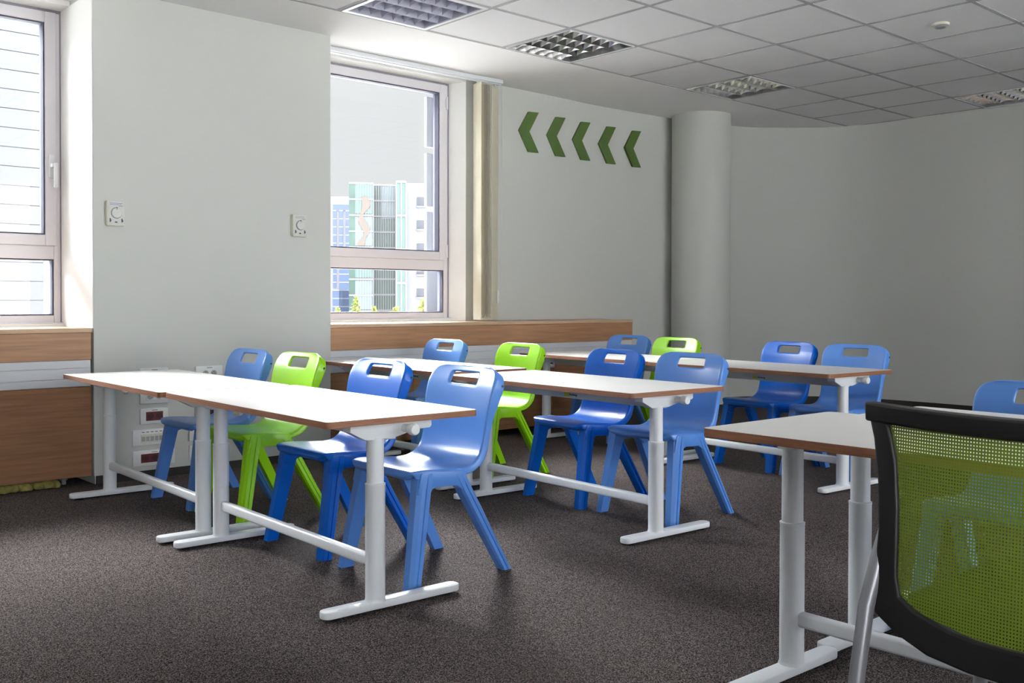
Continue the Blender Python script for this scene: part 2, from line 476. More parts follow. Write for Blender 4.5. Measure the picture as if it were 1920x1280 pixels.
lampdefs = [((0, 0), 'square louvre ceiling light with a white rim, nearest the camera above the pier'),
            ((2, 0), 'square mirrored louvre ceiling light between the rimmed light and the column'),
            ((5, 0), 'square mirrored louvre ceiling light closest to the round column'),
            ((8, 2), 'square mirrored louvre ceiling light at the right wall'),
            ((-3, 2), 'square louvre ceiling light behind the camera view'), ((-3, 5), 'square louvre ceiling light at the rear of the room')]
for k, ((i, j), lb) in enumerate(lampdefs[:4]):
    o = (L0, L1)[k] if k < 2 else dup(L1)
    o.location = ((i+.5)*T, -(j+.5)*T, ZC); o['label'] = lb
# plain lids for the two unseen lamp bays
b = B()
for (i, j) in ((-3, 2), (-3, 5)): bx(b, i*T+.012, (i+1)*T-.012, -(j+1)*T+.012, -j*T-.012, ZC+.006, ZC+.02)
struct(obj('ceiling_panels', b, 'tile', smooth=False))
# smoke detector
t = thing('smoke_detector', 'small round ceiling detector on a tile at upper right', 'smoke detector', (2.70, -2.09, ZC))
b = B(); lathe(b, [(.048, .004), (.05, -.004), (.046, -.010), (.034, -.012)], n=40); obj('base', b, 'ivory', t)
b = B(); lathe(b, [(.030, -.011), (.030, -.018), (.026, -.022), (.012, -.023)], n=40); obj('sensor_cap', b, 'silver', t)

# ================================================================== WINDOWS
def frame_ring(b, x0, x1, z0, z1, w, y0, y1, wl=None, wt=None, wb=None):
    wl = w if wl is None else wl; wt = w if wt is None else wt; wb = w if wb is None else wb
    bx(b, x0, x0+wl, y0, y1, z0, z1, .003, 1); bx(b, x1-w, x1, y0, y1, z0, z1, .003, 1)
    bx(b, x0+wl, x1-w, y0, y1, z1-wt, z1, .003, 1); bx(b, x0+wl, x1-w, y0, y1, z0, z0+wb, .003, 1)
def window(name, xa, xb, handle_right, label):
    w = thing(name, label, 'window', ((xa+xb)/2, YG, .815)); w['kind'] = 'structure'
    del w['category']
    cx = (xa+xb)/2; a, c = xa-cx, xb-cx; z = -.815
    # outer frame with transom
    b = B()
    frame_ring(b, a, c, .815+z, 2.505+z, .042, -.022, .05, wb=.045)
    bx(b, a+.042, c-.042, -.022, .05, 1.163+z, 1.236+z, .003, 1)
    obj('window_frame', b, 'alu', w, smooth=False)
    b = B(); frame_ring(b, a+.030, c-.030, 1.236+z, 2.490+z, .058, -.034, .03)
    obj('sash', b, 'alu', w, smooth=False)
    b = B(); frame_ring(b, a+.087, c-.087, 1.293+z, 2.433+z, .008, -.028, .04)
    frame_ring(b, a+.041, c-.041, .859+z, 1.164+z, .008, -.016, .05)
    obj('gasket', b, 'gasket', w, smooth=False)
    for (za, zb, m) in ((1.30, 2.426, .094), (.866, 1.157, .048)):
        b = B(); bx(b, a+m, c-m, .012, .018, za+z, zb+z)
        obj('pane', b, 'glass', w, smooth=False)
    b = B(); bx(b, a, c, -.026, -.022, 2.489+z, 2.505+z); bx(b, a, a+.010, -.026, -.022, .822+z, 2.489+z); bx(b, c-.010, c, -.026, -.022, .822+z, 2.489+z)  # dark strips painted in for the shadow gap round the frame
    obj('shadow_gap_strip', b, 'gap_shadow', w, smooth=False)
    b = B(); bx(b, a, c, -.05, -.022, .812+z, .822+z)
    obj('sill_strip', b, 'alu', w, smooth=False)
    sx = 1 if handle_right else -1
    hx = (c-.058) if handle_right else (a+.058)
    h = None
    b = B(); bx(b, hx-.014, hx+.014, -.046, -.034, 1.60+z, 1.725+z, .004)
    h = obj('handle', b, 'white_plastic', w)
    b = B(); bx(b, hx-.009, hx+.009, -.075, -.046, 1.655+z, 1.675+z, .003); bx(b, hx+.0, hx+.022, -.088, -.072, 1.545+z, 1.678+z, .005)
    obj('lever', b, 'white_plastic', h)
    kx = (a+.028) if handle_right else (c-.028)
    for hz in (1.30, 2.36):
        b = B(); cyl(b, (kx, -.04, hz-.045+z), (kx, -.04, hz+.045+z), .0075, n=14); bx(b, kx-.012, kx+.002, -.04, -.024, hz-.03+z, hz+.03+z)
        obj('hinge', b, 'alu', w)
    return w
window('window_1', -2.48, -1.145, True, 'left window with white louvres outside')
window('window_2', .248, 1.528, False, 'window looking onto glass office buildings')
def fill_window(name, xa, xb):  # unseen window added as a fill light source
    w = thing(name, 'wide window added for fill light in the unseen wall behind the camera', 'window', ((xa+xb)/2, Y0-.1, .30)); w['kind'] = 'structure'; del w['category']
    h = (xb-xa)/2
    b = B(); frame_ring(b, -h, h, 0, 2.12, .05, -.03, .03); bx(b, -.03, .03, -.03, .03, .05, 2.07)
    obj('window_frame', b, 'alu', w, smooth=False)
    b = B(); bx(b, -h+.05, h-.05, -.003, .003, .05, 2.07); obj('pane', b, 'glass', w, smooth=False)
for k, (xa, xb) in enumerate(fill_openings): fill_window('window_%d' % (k+3), xa, xb)


# ================================================================== RADIATOR COVERS
def radiator_cover(x0, x1, label, seams, end_wall):
    t = thing('radiator_cover', label, 'radiator cover', (x0, 0, 0))
    L = x1-x0; yf = .487
    b = B(); prism(b, rrect(0, L, yf-.006, .92, .004, 2), 'z', .778, .80, .003)
    top = obj('sill_board', b, 'wood_sill', t, smooth=False)
    b = B()
    n = int((L-.3)/.034)
    for k in range(min(n, 60)):
        bx(b, .12+k*.034, .12+k*.034+.022, .80, .812, .7985, .8012)
    obj('vent_slots', b, 'dark', top, smooth=False)
    b = B(); bx(b, 0, L-.002, yf, yf+.018, .64, .778, .002, 1)
    obj('front_panel', b, 'wood', t, smooth=False)
    b = B()
    for za, zb in ((.598, .640), (.544, .5965), (.505, .5425)):
        bx(b, 0, L-.004, yf+.004, yf+.05, za, zb, .003, 1)
    bx(b, 0, L-.004, yf+.009, yf+.05, .507, .638)
    obj('cable_trunking', b, 'trunk', t, smooth=False)
    e = [0]+seams+[L]
    for p, q in zip(e, e[1:]):
        b = B(); bx(b, p+.0015, q-.0015, yf+.002, yf+.02, .047, .503, .001, 1)
        obj('lower_panel', b, 'wood_dark', t, smooth=False)
    if not end_wall:
        b = B(); bx(b, L-.018, L, yf+.02, .80, .047, .778)
        obj('end_panel', b, 'wood_dark', t, smooth=False)
    b = B(); bx(b, .02, L-.03, .62, .86, .05, .70)
    obj('radiator', b, 'trunk', t, smooth=False)
    for k in ([L-.105] if end_wall else [.3, L-.3]):
        b = B(); lathe(b, [(.012, 0), (.012, .02), (.02, .022), (.02, .05)], (k, .60, 0), 20)
        obj('foot', b, 'pipe', t)
    return t
radiator_cover(-2.48, -1.152, 'beech radiator cover and sill under the left window', [], True)
radiator_cover(.250, 3.0, 'long beech radiator cover behind the desks, running under the right window', [.62, 1.877], False)
# yellow insulation under the left cover
b = B()
for k in range(46):
    x = -2.1+k*.0175+random.uniform(-.01, .01)
    r = random.uniform(.022, .034)
    bmesh.ops.create_icosphere(b, subdivisions=2, radius=r, matrix=Matrix.Translation((x, .545+random.uniform(-.02, .02), r*.55+random.uniform(0, .006))))
for v in b.verts:
    v.co += Vector((math.sin(v.co.y*170+v.co.z*90), math.sin(v.co.x*150), math.sin(v.co.x*130+v.co.y*110)))*.004
    v.co.z = max(v.co.z, .001)
tag(obj('pipe_insulation', b, 'foam', angle=80), 'lumpy yellow insulation on the floor under the left radiator cover', 'insulation')

# ================================================================== THERMOSTATS
def thermostat(x, z, label, sticker):
    t = thing('thermostat', label, 'thermostat', (x, YP, z), 0, 'thermostats on the pier')
    b = B(); bx(b, -.045, .045, -.028, 0, -.064, .064, .004)
    bx(b, -.047, -.040, -.02, 0, -.06, .06, .002)
    obj('body', b, 'ivory', t)
    b = B(); bx(b, -.038, .041, -.0295, -.027, -.058, .060, .001); obj('cover', b, 'dialgrey', t)
    b = B(); lathe(b, [(.0265, -.028), (.0265, -.036), (.0235, -.039), (.001, -.039)], (0.002, 0, .002), 36, 'y')
    d = obj('dial', b, 'dialgrey', t)
    b = B(); lathe(b, [(.0285, -.0285), (.0285, -.0305)], (0.002, 0, .002), 36, 'y'); obj('dial_ring', b, 'ink', t)
    b = B(); bx(b, .0005, .003, -.0395, -.030, .018, .032); obj('pointer', b, 'ink', d)
    for sx in (-.030, .030):
        b = B(); bx(b, sx-.003, sx+.003, -.031, -.029, -.045, -.026); bx(b, sx-.002, sx+.005, -.034, -.029, -.040, -.034)
        obj('switch', b, 'ink', t)
    b = B(); bx(b, -.006, .006, -.031, -.029, -.048, -.042); obj('indicator', b, 'dark', t)
    b = B()
    for r_ in range(2):
        x_ = -.030
        while x_ < .026:
            w_ = random.uniform(.003, .008); bx(b, x_, x_+w_, -.0303, -.0294, .050-r_*.0065, .053-r_*.0065); x_ += w_+.0022
    obj('lettering', b, 'inkblue' if sticker else 'grey', t)
    b = B(); bx(b, .014, .034, -.0303, -.0294, .0375, .0392); obj('maker_mark', b, 'ink', t)
thermostat(-1.041, 1.388, 'thermostat with blue lettering on the pier beside the left window', True)
thermostat(.025, 1.380, 'thermostat without blue lettering on the pier beside the right window', False)

# ================================================================== WALL OUTLET PLATES
def plate(x0, x1, z0, z1, kind, label):
    t = thing('wall_outlet', label, 'outlet', ((x0+x1)/2, YP, (z0+z1)/2), 0, 'outlet plates on the pier')
    w, h = (x1-x0)/2, (z1-z0)/2
    b = B(); bx(b, -w, w, -.014, 0, -h, h, .005, 2); obj('cover_plate', b, 'white_plastic', t)
    iw = w*.60 if w < .09 else w*.62; ih = h*.56
    if kind in ('red', 'white'):
        b = B(); bx(b, -iw, iw, -.016, -.012, -ih, ih, .001, 1); ins = obj('insert', b, 'red' if kind == 'red' else 'white_plastic', t, label='dark red insert' if kind == 'red' else None)
        n = 2 if w < .09 else 3
        for k in range(n):
            cx = -iw+(k+.5)*2*iw/n
            b = B(); lathe(b, [(.0175, -.0150), (.0175, -.0170), (.0150, -.0172), (.0145, -.0162), (.001, -.0162)], (cx, 0, 0), 28, 'y')
            so_ = obj('socket', b, 'reddk' if kind == 'red' else 'grey', t)
            b = B()
            for dx in (-.0065, .0065): cyl(b, (cx+dx, -.0168, 0), (cx+dx, -.0160, 0), .0025, n=10)
            cyl(b, (cx, -.019, .009), (cx, -.016, .009), .002, n=10)
            obj('contacts', b, 'black', so_)
    else:
        n = 6
        for k in range(n):
            cx = -iw+(k+.5)*2*iw/n
            b = B(); bx(b, cx-.0125, cx+.0125, -.0165, -.012, -ih*1.05, ih*.8, .001, 1)
            m_ = obj('data_port', b, 'ivory', t)
            b = B(); bx(b, cx-.009, cx+.009, -.0172, -.016, -ih*.8, ih*.25); obj('shutter', b, 'grey', m_)
            b = B(); bx(b, cx-.0075, cx+.0075, -.0150, -.0138, ih*1.15, ih*1.3); obj('marker', b, 'ink', t)
    if kind != 'data':
        b = B()
        x_ = -.014
        while x_ < .014: bx(b, x_, x_+.0028, -.0148, -.0139, h*.70, h*.80); x_ += .0045
        obj('lettering', b, 'ink', t)
plate(-.913, -.761, .502, .586, 'white', 'white outlet plate peeking above the first desk, top of the left column')
plate(-.913, -.761, .396, .480, 'white', 'outlet plate with grey sockets right under the front desk edge')
plate(-.913, -.761, .289, .373, 'red', 'narrow outlet plate with dark red sockets, directly above the data ports')
plate(-.953, -.725, .178, .262, 'data', 'wide white plate with a row of ivory data ports')
plate(-.953, -.725, .070, .152, 'red', 'wide outlet plate with dark red sockets, lowest in the left column')
plate(-.608, -.450, .500, .584, 'white', 'outlet plate with grey sockets left of the light blue chair back')
plate(-.608, -.450, .289, .373, 'red', 'red socket plate half hidden by the desk legs, above the plain one')
plate(-.645, -.417, .178, .250, 'data', 'outlet plate partly behind the light blue seat, second lowest in the right column')
plate(-.645, -.417, .075, .157, 'red', 'wide red socket plate behind the twin desk legs, lowest in the right column')
t = tag(obj('wall_screw_cap', (lambda b: (lathe(b, [(.012, 0), (.012, -.008), (.009, -.010)], (-.632, YP, .545), 20, 'y'), b)[1])(B()), 'grey'), 'small grey cap on the pier left of the socket plate', 'wall cap')

# ================================================================== GREEN ARROWS
ax = [2.188, 2.49, 2.785, 3.093, 3.397]
desc = ['first green arrow from the window blind', 'second green arrow from the window blind', 'middle green arrow of the five on the wall', 'green arrow just left of the last one', 'green arrow closest to the round column']
def wall_y(x):
    for p, q in zip(sp_, sp_[1:]):
        if p.x <= x <= q.x: return p.y+(q.y-p.y)*(x-p.x)/(q.x-p.x+1e-9)
    return YW
a0 = None
for k, x in enumerate(ax):
    if a0 is None:
        b = B(); prism(b, [(0, .150), (.102, .155), (.005, 0), (.102, -.150), (0, -.152), (-.100, .0)], 'y', -.018, 0)
        a0 = obj('arrow_panel', b, 'arrow', smooth=False); o = a0
    else: o = a0.copy(); COL.objects.link(o)
    o.location = (x, wall_y(x)-.001, 2.222); tag(o, 'dark '+desc[k], 'arrow', 'green wall arrows')

# ================================================================== BLIND
t = thing('vertical_blind', 'cream vertical blind drawn to the right edge of the window', 'blind', (1.0, .70, 2.50))
b = B(); bx(b, .26-1.0, 1.80-1.0, -.030, .045, 0, .028, .002, 1); bx(b, .26-1, 1.8-1, -.010, .016, -.006, .001)
obj('track', b, 'white_metal', t, smooth=False)
slats = [(1.582, 76)]+[(1.618+.0105*k, 52+random.uniform(-2, 2)) for k in range(9)]+[(1.748, 27)]
ns = len(slats)
for k, (xw, dg_) in enumerate(slats):
    x = xw-1.0
    ang = math.radians(dg_)
    dx, dy = math.cos(ang)*.0635, math.sin(ang)*.0635
    b = B(); n = 6
    A = []; C = []
    for i in range(n+1):
        q = -1+2*i/n; bow = .004*(1-q*q)
        px_, py_ = x+dx*q-dy/.0635*bow, dy*q+dx/.0635*bow
        A.append(b.verts.new((px_, py_, -.02))); C.append(b.verts.new((px_, py_, -1.665)))
    for i in range(n): b.faces.new((A[i], A[i+1], C[i+1], C[i]))
    bmesh.ops.solidify(b, geom=b.faces[:], thickness=.0008)
    sl_ = obj('slat', b, 'cream', t)
    b = B(); bx(b, -.058, .058, -.0018, .0018, -1.690, -1.648, mtx=Matrix.Translation((x, 0, 0)) @ Matrix.Rotation(ang, 4, 'Z')); obj('weight', b, 'cream', sl_, smooth=False)
    b = B(); bx(b, x-.003, x+.003, -.006, .006, -.022, 0); obj('hanger', b, 'white_plastic', sl_, smooth=False)
for s in (-1, 1):
    pts = []
    for (xa_, aa_), (xb_, ab_) in zip(slats, slats[1:]):
        for i in range(8):
            q = i/8
            x = (xa_+math.cos(math.radians(aa_))*.058*s)*(1-q)+(xb_+math.cos(math.radians(ab_))*.058*s)*q-1.0
            y = math.sin(math.radians(aa_))*.058*s*(1-q)+math.sin(math.radians(ab_))*.058*s*q
            pts.append((x, y, -1.670-.020*math.sin(PI*q)))
    b = B(); tubepath(b, pts, .0022, 8)
    obj('bottom_chain', b, 'chain', t)
b = B()
for k in range(150):
    for dx in (0, .006): bmesh.ops.create_icosphere(b, subdivisions=1, radius=.0022, matrix=Matrix.Translation((.802+dx, -.01, -k*.0098)))
o = obj('bead_chain', b, 'chain', t)
b = B(); cyl(b, (.792, .012, 0), (.787, .012, -1.5), .0012, n=8); obj('cord', b, 'chain', t)
b = B(); lathe(b, [(.004, -1.48), (.009, -1.485), (.0095, -1.565), (.006, -1.572)], (.788, .012, 0), 20); obj('cord_weight', b, 'white_plastic', t)

# ================================================================== DESKS
TW, TL = .553, 1.225
def make_desk(zt, rev=False, crank=True, pole=None):
    s = -1 if rev else 1
    px = -.077*s if pole is None else pole
    t = thing('school_desk', 'desk', 'desk')
    th = .020
    b = B(); prism(b, rrect(-TW/2+.0012, TW/2-.0012, -TL/2+.0012, TL/2-.0012, .018), 'z', zt-th+.001, zt)
    obj('tabletop', b, 'laminate', t, angle=30, label='white laminate surface')
    outer = rrect(-TW/2, TW/2, -TL/2, TL/2, .019); inner = rrect(-TW/2+.0012, TW/2-.0012, -TL/2+.0012, TL/2-.0012, .018)
    b = B(); n = len(outer)
    R_ = [[b.verts.new((x, y, z)) for x, y in pts] for pts, z in ((outer, zt-.0006), (outer, zt-th), (inner, zt-th), (inner, zt-.0006))]
    for A, C in zip(R_, R_[1:]+R_[:1]):
        for i in range(n): b.faces.new((A[i], A[(i+1) % n], C[(i+1) % n], C[i]))
    obj('edge_band', b, 'edge', t, angle=30, label='brown beech edge')
    for e in (-1, 1):
        y = .554*e
        # foot
        b = B()
        xa, xb = (px-.187, px+.312) if not rev else (px-.312, px+.187)
        prism(b, rrect(xa, xb, y-.026, y+.026, .025, 8), 'z', .008, .030, .004)
        ft = obj('foot', b, 'white_metal', t)
        for xx in (xa+.045, xb-.045):
            b = B(); lathe(b, [(.020, 0), (.022, .004), (.022, .009)], (xx, y, 0), 24); obj('glide', b, 'black', ft)
        b = B(); lathe(b, [(.0335, .029), (.0315, .034), (.0305, .040), (.0305, .380), (.0312, .381), (.0312, .387), (.027, .389)], (px, y, 0), 40)
        lg = obj('leg', b, 'white_metal', t)
        b = B(); cyl(b, (px, y, .38), (px, y, zt-th-.045), .0265, n=36); obj('inner_tube', b, 'white_metal', lg)
        # bracket under the top
        zz = zt-th
        if pole is not None: s = 1; bl = .035
        else: bl = .100
        pts = [(px-bl*s, zz-.001), (px+.195*s, zz-.001), (px+.195*s, zz-.022), (px+.188*s, zz-.028), (px+.135*s, zz-.030), (px+.05*s, zz-.050), (px-min(bl, .045)*s, zz-.050), (px-bl*s, zz-.022)]
        b = B(); prism(b, pts, 'y', y-.022, y+.022, .002); obj('bracket', b, 'white_metal', t)
        # crank
        kx = px+.092*s
        if e == -1:
            b = B(); lathe(b, [(.013, 0), (.013, -.030), (.0165, -.034), (.018, -.040), (.018, -.056), (.015, -.061), (.003, -.062)], (kx, y-.022, zz-.022), 28, 'y')
            obj('crank_knob', b, 'white_plastic', t)
        elif crank:
            b = B(); cyl(b, (kx, y+.015, zz-.02), (kx, y+.04, zz-.02), .007, n=16)
            tubepath(b, [(kx, y+.038, zz-.016), (kx+.006, y+.040, zz-.05), (kx+.010, y+.040, zz-.082)], .0065)
            ck = obj('crank_handle', b, 'white_metal', t)
            b = B(); lathe(b, [(.008, 0), (.010, .01), (.012, .030), (.0135, .036), (.0135, .045), (.008, .052), (.002, .053)], (kx+.010, y+.040, zz-.080), 24, 'y'); obj('knob', b, 'white_plastic', ck)
    b = B(); bx(b, px-.014, px+.014, -.545, .545, .128, .166, .009, 3); obj('crossbar', b, 'white_metal', t)
    b = B(); bx(b, *((px+.050, px+.090) if pole is None else (px+.085, px+.125)), -.532, .532, zt-th-.060, zt-th-.001, .002, 1); bm_ = obj('beam', b, 'trunk', t, smooth=False)
    fx = px+.0495
    b = B(); bx(b, fx-.0010, fx+.0004, .016, .046, zt-th-.052, zt-th-.036); obj('sticker', b, 'yellow', bm_, smooth=False, label='yellow green sticker')
    b = B()
    x_ = -.036
    for k in range(7):
        h = [.006, .005, .005, .007, .005, .006, .009][k]
        bx(b, fx-.0010, fx+.0004, x_+k*.007, x_+k*.007+.0048, zt-th-.047-(.003 if k == 0 else 0), zt-th-.047+h)
    obj('sticker_lettering', b, 'ink', bm_, smooth=False)
    return t
G_ = 'height adjustable school desks'
D0 = make_desk(.592)
desks = [((-1.150, -1.645), 1.7, 'white desk with beech edge nearest the camera, its crank knob facing the open floor'),
         ((-1.129, -.410), 1.9, 'white desk between the front desk and the left radiator cover'),
         ((.214, -1.620), 3.0, 'white desk in the middle row standing farther from the windows'),
         ((.350, -.270), 3.0, 'sunlit white desk in the middle row next to the right window'),
         ((1.712, -1.580), 4.0, 'white desk in the back row farther from the windows, light blue chair at its end'),
         ((1.83, -.35), 4.0, 'white desk in the back row beside the long radiator cover')]
for k, ((x, y), r, lb) in enumerate(desks):
    o = D0 if k == 0 else dup(D0)
    o.location = (x, y, 0); o.rotation_euler = (0, 0, -math.radians(r)); o['label'] = lb; o['group'] = G_
D1 = make_desk(.642, True, False, .016)
D1.location = (-.786, -3.890, 0); D1.rotation_euler = (0, 0, math.radians(-1.2)); D1['label'] = 'white desk at lower right directly in front of the green mesh chair'; D1['group'] = G_
D2 = make_desk(.618, False, False, -.160)
D2.location = (-.242, -3.875, 0); D2.rotation_euler = (0, 0, math.radians(-1.2)); D2['label'] = 'white desk pushed against the far side of the desk by the mesh chair'; D2['group'] = G_

# ================================================================== PLASTIC CHAIRS
def interp(tab, s):
    for (a, va), (c, vc) in zip(tab, tab[1:]):
        if s <= c:
            t = 0 if c == a else (s-a)/(c-a); t = max(0, min(1, t)); return tuple(p+(q-p)*t for p, q in zip(va, vc))
    return tab[-1][1]
def catmull(pts, n):
    out = []
    P = [Vector(p) for p in pts]
    for i in range(len(P)-1):
        p0, p1, p2, p3 = P[max(i-1, 0)], P[i], P[i+1], P[min(i+2, len(P)-1)]
        for k in range(n):
            t = k/n; out.append(.5*((2*p1)+(-p0+p2)*t+(2*p0-5*p1+4*p2-p3)*t*t+(-p0+3*p1-3*p2+p3)*t**3))
    out.append(P[-1]); return out
def make_shell():
    # centre profile (u, z, halfwidth, concavity, flange depth)
    prof = [(-.196, .366, .150, 0, .026), (-.186, .380, .172, 0, .026), (-.150, .384, .182, .001, .028), (-.09, .381, .184, .003, .028), (-.03, .376, .181, .005, .026), (.03, .373, .176, .008, .024), (.072, .382, .172, .010, .026),
            (.104, .408, .170, .013, .028), (.122, .450, .170, .015, .024), (.130, .500, .172, .016, .024), (.136, .550, .177, .016, .032), (.146, .600, .182, .016, .042), (.158, .642, .1845, .015, .046), (.172, .672, .180, .014, .042), (.182, .690, .169, .013, .036), (.1875, .699, .153, .012, .030), (.191, .7035, .130, .011, .024)]
    n = 3
    dense = []
    c3 = catmull([(p[0], p[1], 0) for p in prof], n)
    for i in range(len(c3)):
        a = min(i//n, len(prof)-2); t = i/n-a
        q = [prof[a][j]+(prof[a+1][j]-prof[a][j])*t for j in (2, 3, 4)]
        dense.append((c3[i].x, c3[i].y, *q))
    NC = 24
    bm = bmesh.new(); grid = []
    us = []
    for i, (u, z, w, cv, fl) in enumerate(dense):
        a = dense[max(i-1, 0)]; c = dense[min(i+1, len(dense)-1)]
        d = Vector((c[0]-a[0], 0, c[1]-a[1])).normalized()
        nrm = Vector((-d.z, 0, d.x))      # front / up side
        row = []
        for k in range(NC+1):
            v = -1+2*k/NC
            cd = Vector((-1, 0, 0)) if z > .43 else nrm
            p = Vector((u, v*w, z))+cd*(-cv+cv*v*v*1.0)
            row.append(bm.verts.new(p))
        grid.append(row); us.append(nrm)
    # slot
    def inslot(i, k):
        zc = (dense[i][1]+dense[i+1][1])/2; vc = (-1+2*(k+.5)/NC)
        return .642 < zc < .684 and abs(vc) < .405
    faces = {}
    for i in range(len(dense)-1):
        for k in range(NC):
            if inslot(i, k) and dense[i][0] > .1: continue
            faces[(i, k)] = bm.faces.new((grid[i][k], grid[i][k+1], grid[i+1][k+1], grid[i+1][k]))
    bm.normal_update()
    nof = {}; flo = {}
    for i, row in enumerate(grid):
        for k, v in enumerate(row): nof[v] = us[i]; flo[v] = (dense[i][4], i, k)
    be = [e for e in bm.edges if len(e.link_faces) == 1]
    R0, RN = grid[0], grid[-1]
    def outer(v):
        f, i, k = flo[v]; return i == 0 or i == len(dense)-1 or k == 0 or k == NC
    oe = [e for e in be if outer(e.verts[0]) and outer(e.verts[1])]
    ie = [e for e in be if e not in oe]
    # outer flange, rounded then turned back/down
    def ring(edges, steps):
        cur = {v: v for e in edges for v in e.verts}
        info = {v: (nof[v], flo[v]) for v in cur}
        base = {v: v.co.copy() for v in cur}
        outd = {}
        for v in cur:
            nr, (f, i, k) = info[v]
            o = Vector((0, 0, 0))
            if k == 0: o += Vector((0, -1, 0))
            if k == NC: o += Vector((0, 1, 0))
            d = Vector((nr.z, 0, -nr.x))
            if i == 0: o -= d
            if i == len(dense)-1: o += d
            outd[v] = o.normalized() if o.length > 0 else o
        prev = dict(cur)
        for (so_, sb) in steps:
            new = {}
            for v in cur:
                nr, (f, i, k) = info[v]
                new[v] = bm.verts.new(base[v]+outd[v]*so_-nr*(sb if sb < .0101 else .010+(f-.010)*sb))
            for e in edges:
                a, c = e.verts
                try: bm.faces.new((prev[a], prev[c], new[c], new[a]))
                except ValueError: pass
            prev = new
    ring(oe, [(.0045, .0012), (.0078, .0045), (.009, .0095), (.010, .5), (.011, 1.0)])
    # slot rim
    cur = {v for e in ie for v in e.verts}
    new = {v: bm.verts.new(v.co-nof[v]*.010) for v in cur}
    for e in ie:
        a, c = e.verts; bm.faces.new((a, c, new[c], new[a]))
    # soften slot corners
    bmesh.ops.recalc_face_normals(bm, faces=bm.faces)
    return bm, len(dense)
def bake(bm, mods, name='tmp'):
    me = bpy.data.meshes.new(name); bm.to_mesh(me); bm.free()
    o = bpy.data.objects.new(name, me); COL.objects.link(o)
    for typ, kw in mods:
        m = o.modifiers.new(typ, typ)
        for a, v in kw.items(): setattr(m, a, v)
    dg = bpy.context.evaluated_depsgraph_get(); dg.update()
    out = bpy.data.meshes.new_from_object(o.evaluated_get(dg))
    bpy.data.objects.remove(o); bpy.data.meshes.remove(me)
    return out
def split_mesh(me, test, names, side=None):
    """two meshes from one, keeping the smooth normals of the whole across the cut"""
    me.polygons.foreach_set('use_smooth', [True]*len(me.polygons))
    me.update()
    vn = [v.normal.copy() for v in me.vertices]
    res = []
    for part in (0, 1):
        idx = [p for p in me.polygons if test(p.center) == bool(part)]
        used = {}; vs = []; fs = []; nn = []
        for p in idx:
            f = []
            for v in p.vertices:
                if v not in used: used[v] = len(vs); vs.append(me.vertices[v].co.copy()); nn.append(vn[v])
                f.append(used[v])
            fs.append(f)
        m = bpy.data.meshes.new(names[part]); m.from_pydata(vs, [], fs); m.update()
        m.polygons.foreach_set('use_smooth', [True]*len(m.polygons))
        m.normals_split_custom_set_from_vertices(nn)
        res.append(m)
    return res
shell, _ = make_shell()
shell_me = bake(shell, [('SOLIDIFY', dict(thickness=.0035, offset=-1)), ('SUBSURF', dict(levels=1, render_levels=1))])
seat_me, back_me = split_mesh(shell_me, lambda c: c.z > .415 and c.x > .05 or c.z > .45, ('seat', 'backrest'))
# side webs joined to the seat
def web_bm():
    b = B()
    for s in (-1, 1):
        pts = [(-.158, .372), (-.150, .376), (.020, .370), (.034, .360), (.030, .290), (.006, .308), (-.010, .318), (-.095, .322), (-.112, .316), (-.126, .290), (-.172, .305)]
        prism(b, pts, 'y', .148*s, .1945*s, .004)
    bx(b, -.185, .06, -.150, .150, .352, .358)
    return b
wb = web_bm(); wm_ = bpy.data.meshes.new('w'); wb.to_mesh(wm_); wb.free()
b = B(); b.from_mesh(seat_me)
def legmesh(p0, p1, w0, w1, su, sv):
    """tapered moulded leg: p0 top, p1 foot centre; section has a big chamfer and a groove on the outer side"""
    b = B(); rings = []
    for t, (hw, hv) in ((0, w0), (.33, tuple(a+(c-a)*.33 for a, c in zip(w0, w1))), (.66, tuple(a+(c-a)*.66 for a, c in zip(w0, w1))), (1, w1)):
        c = Vector(p0).lerp(Vector(p1), t)
        sec = [(-1, -1), (-1, .42), (-.55, .95), (-.06, 1), (.0, .80), (.10, .80), (.16, 1), (.72, 1), (1, .55), (1, -1)]
        rings.append([b.verts.new((c.x+a*hw*su, c.y+q*hv*sv, c.z)) for a, q in sec])
    n = len(rings[0])
    for A, C in zip(rings, rings[1:]):
        for i in range(n): b.faces.new((A[i], A[(i+1) % n], C[(i+1) % n], C[i]))
    b.faces.new(rings[0]); b.faces.new(rings[-1][::-1])
    bmesh.ops.recalc_face_normals(b, faces=b.faces)
    return b
def raw(me_bm, name):
    m = bpy.data.meshes.new(name); bmesh.ops.recalc_face_normals(me_bm, faces=me_bm.faces); me_bm.to_mesh(me_bm and m); me_bm.free()
    m.polygons.foreach_set('use_smooth', [True]*len(m.polygons)); m.set_sharp_from_angle(angle=math.radians(28))
    return m
leg_defs = []
for s in (-1, 1):
    leg_defs.append(raw(legmesh((-.132, .170*s, .371), (-.200, .203*s, 0), (.030, .025), (.024, .020), 1, s), 'front_leg'))
    leg_defs.append(raw(legmesh((.004, .170*s, .366), (.205, .198*s, 0), (.027, .024), (.021, .019), -1, s), 'rear_leg'))
web_me = raw(web_bm(), 'side_rail')
def fresh(me, m, name):
    c = me.copy(); c.name = name; c.materials.clear(); c.materials.append(MT[m]); return c
protos = {}
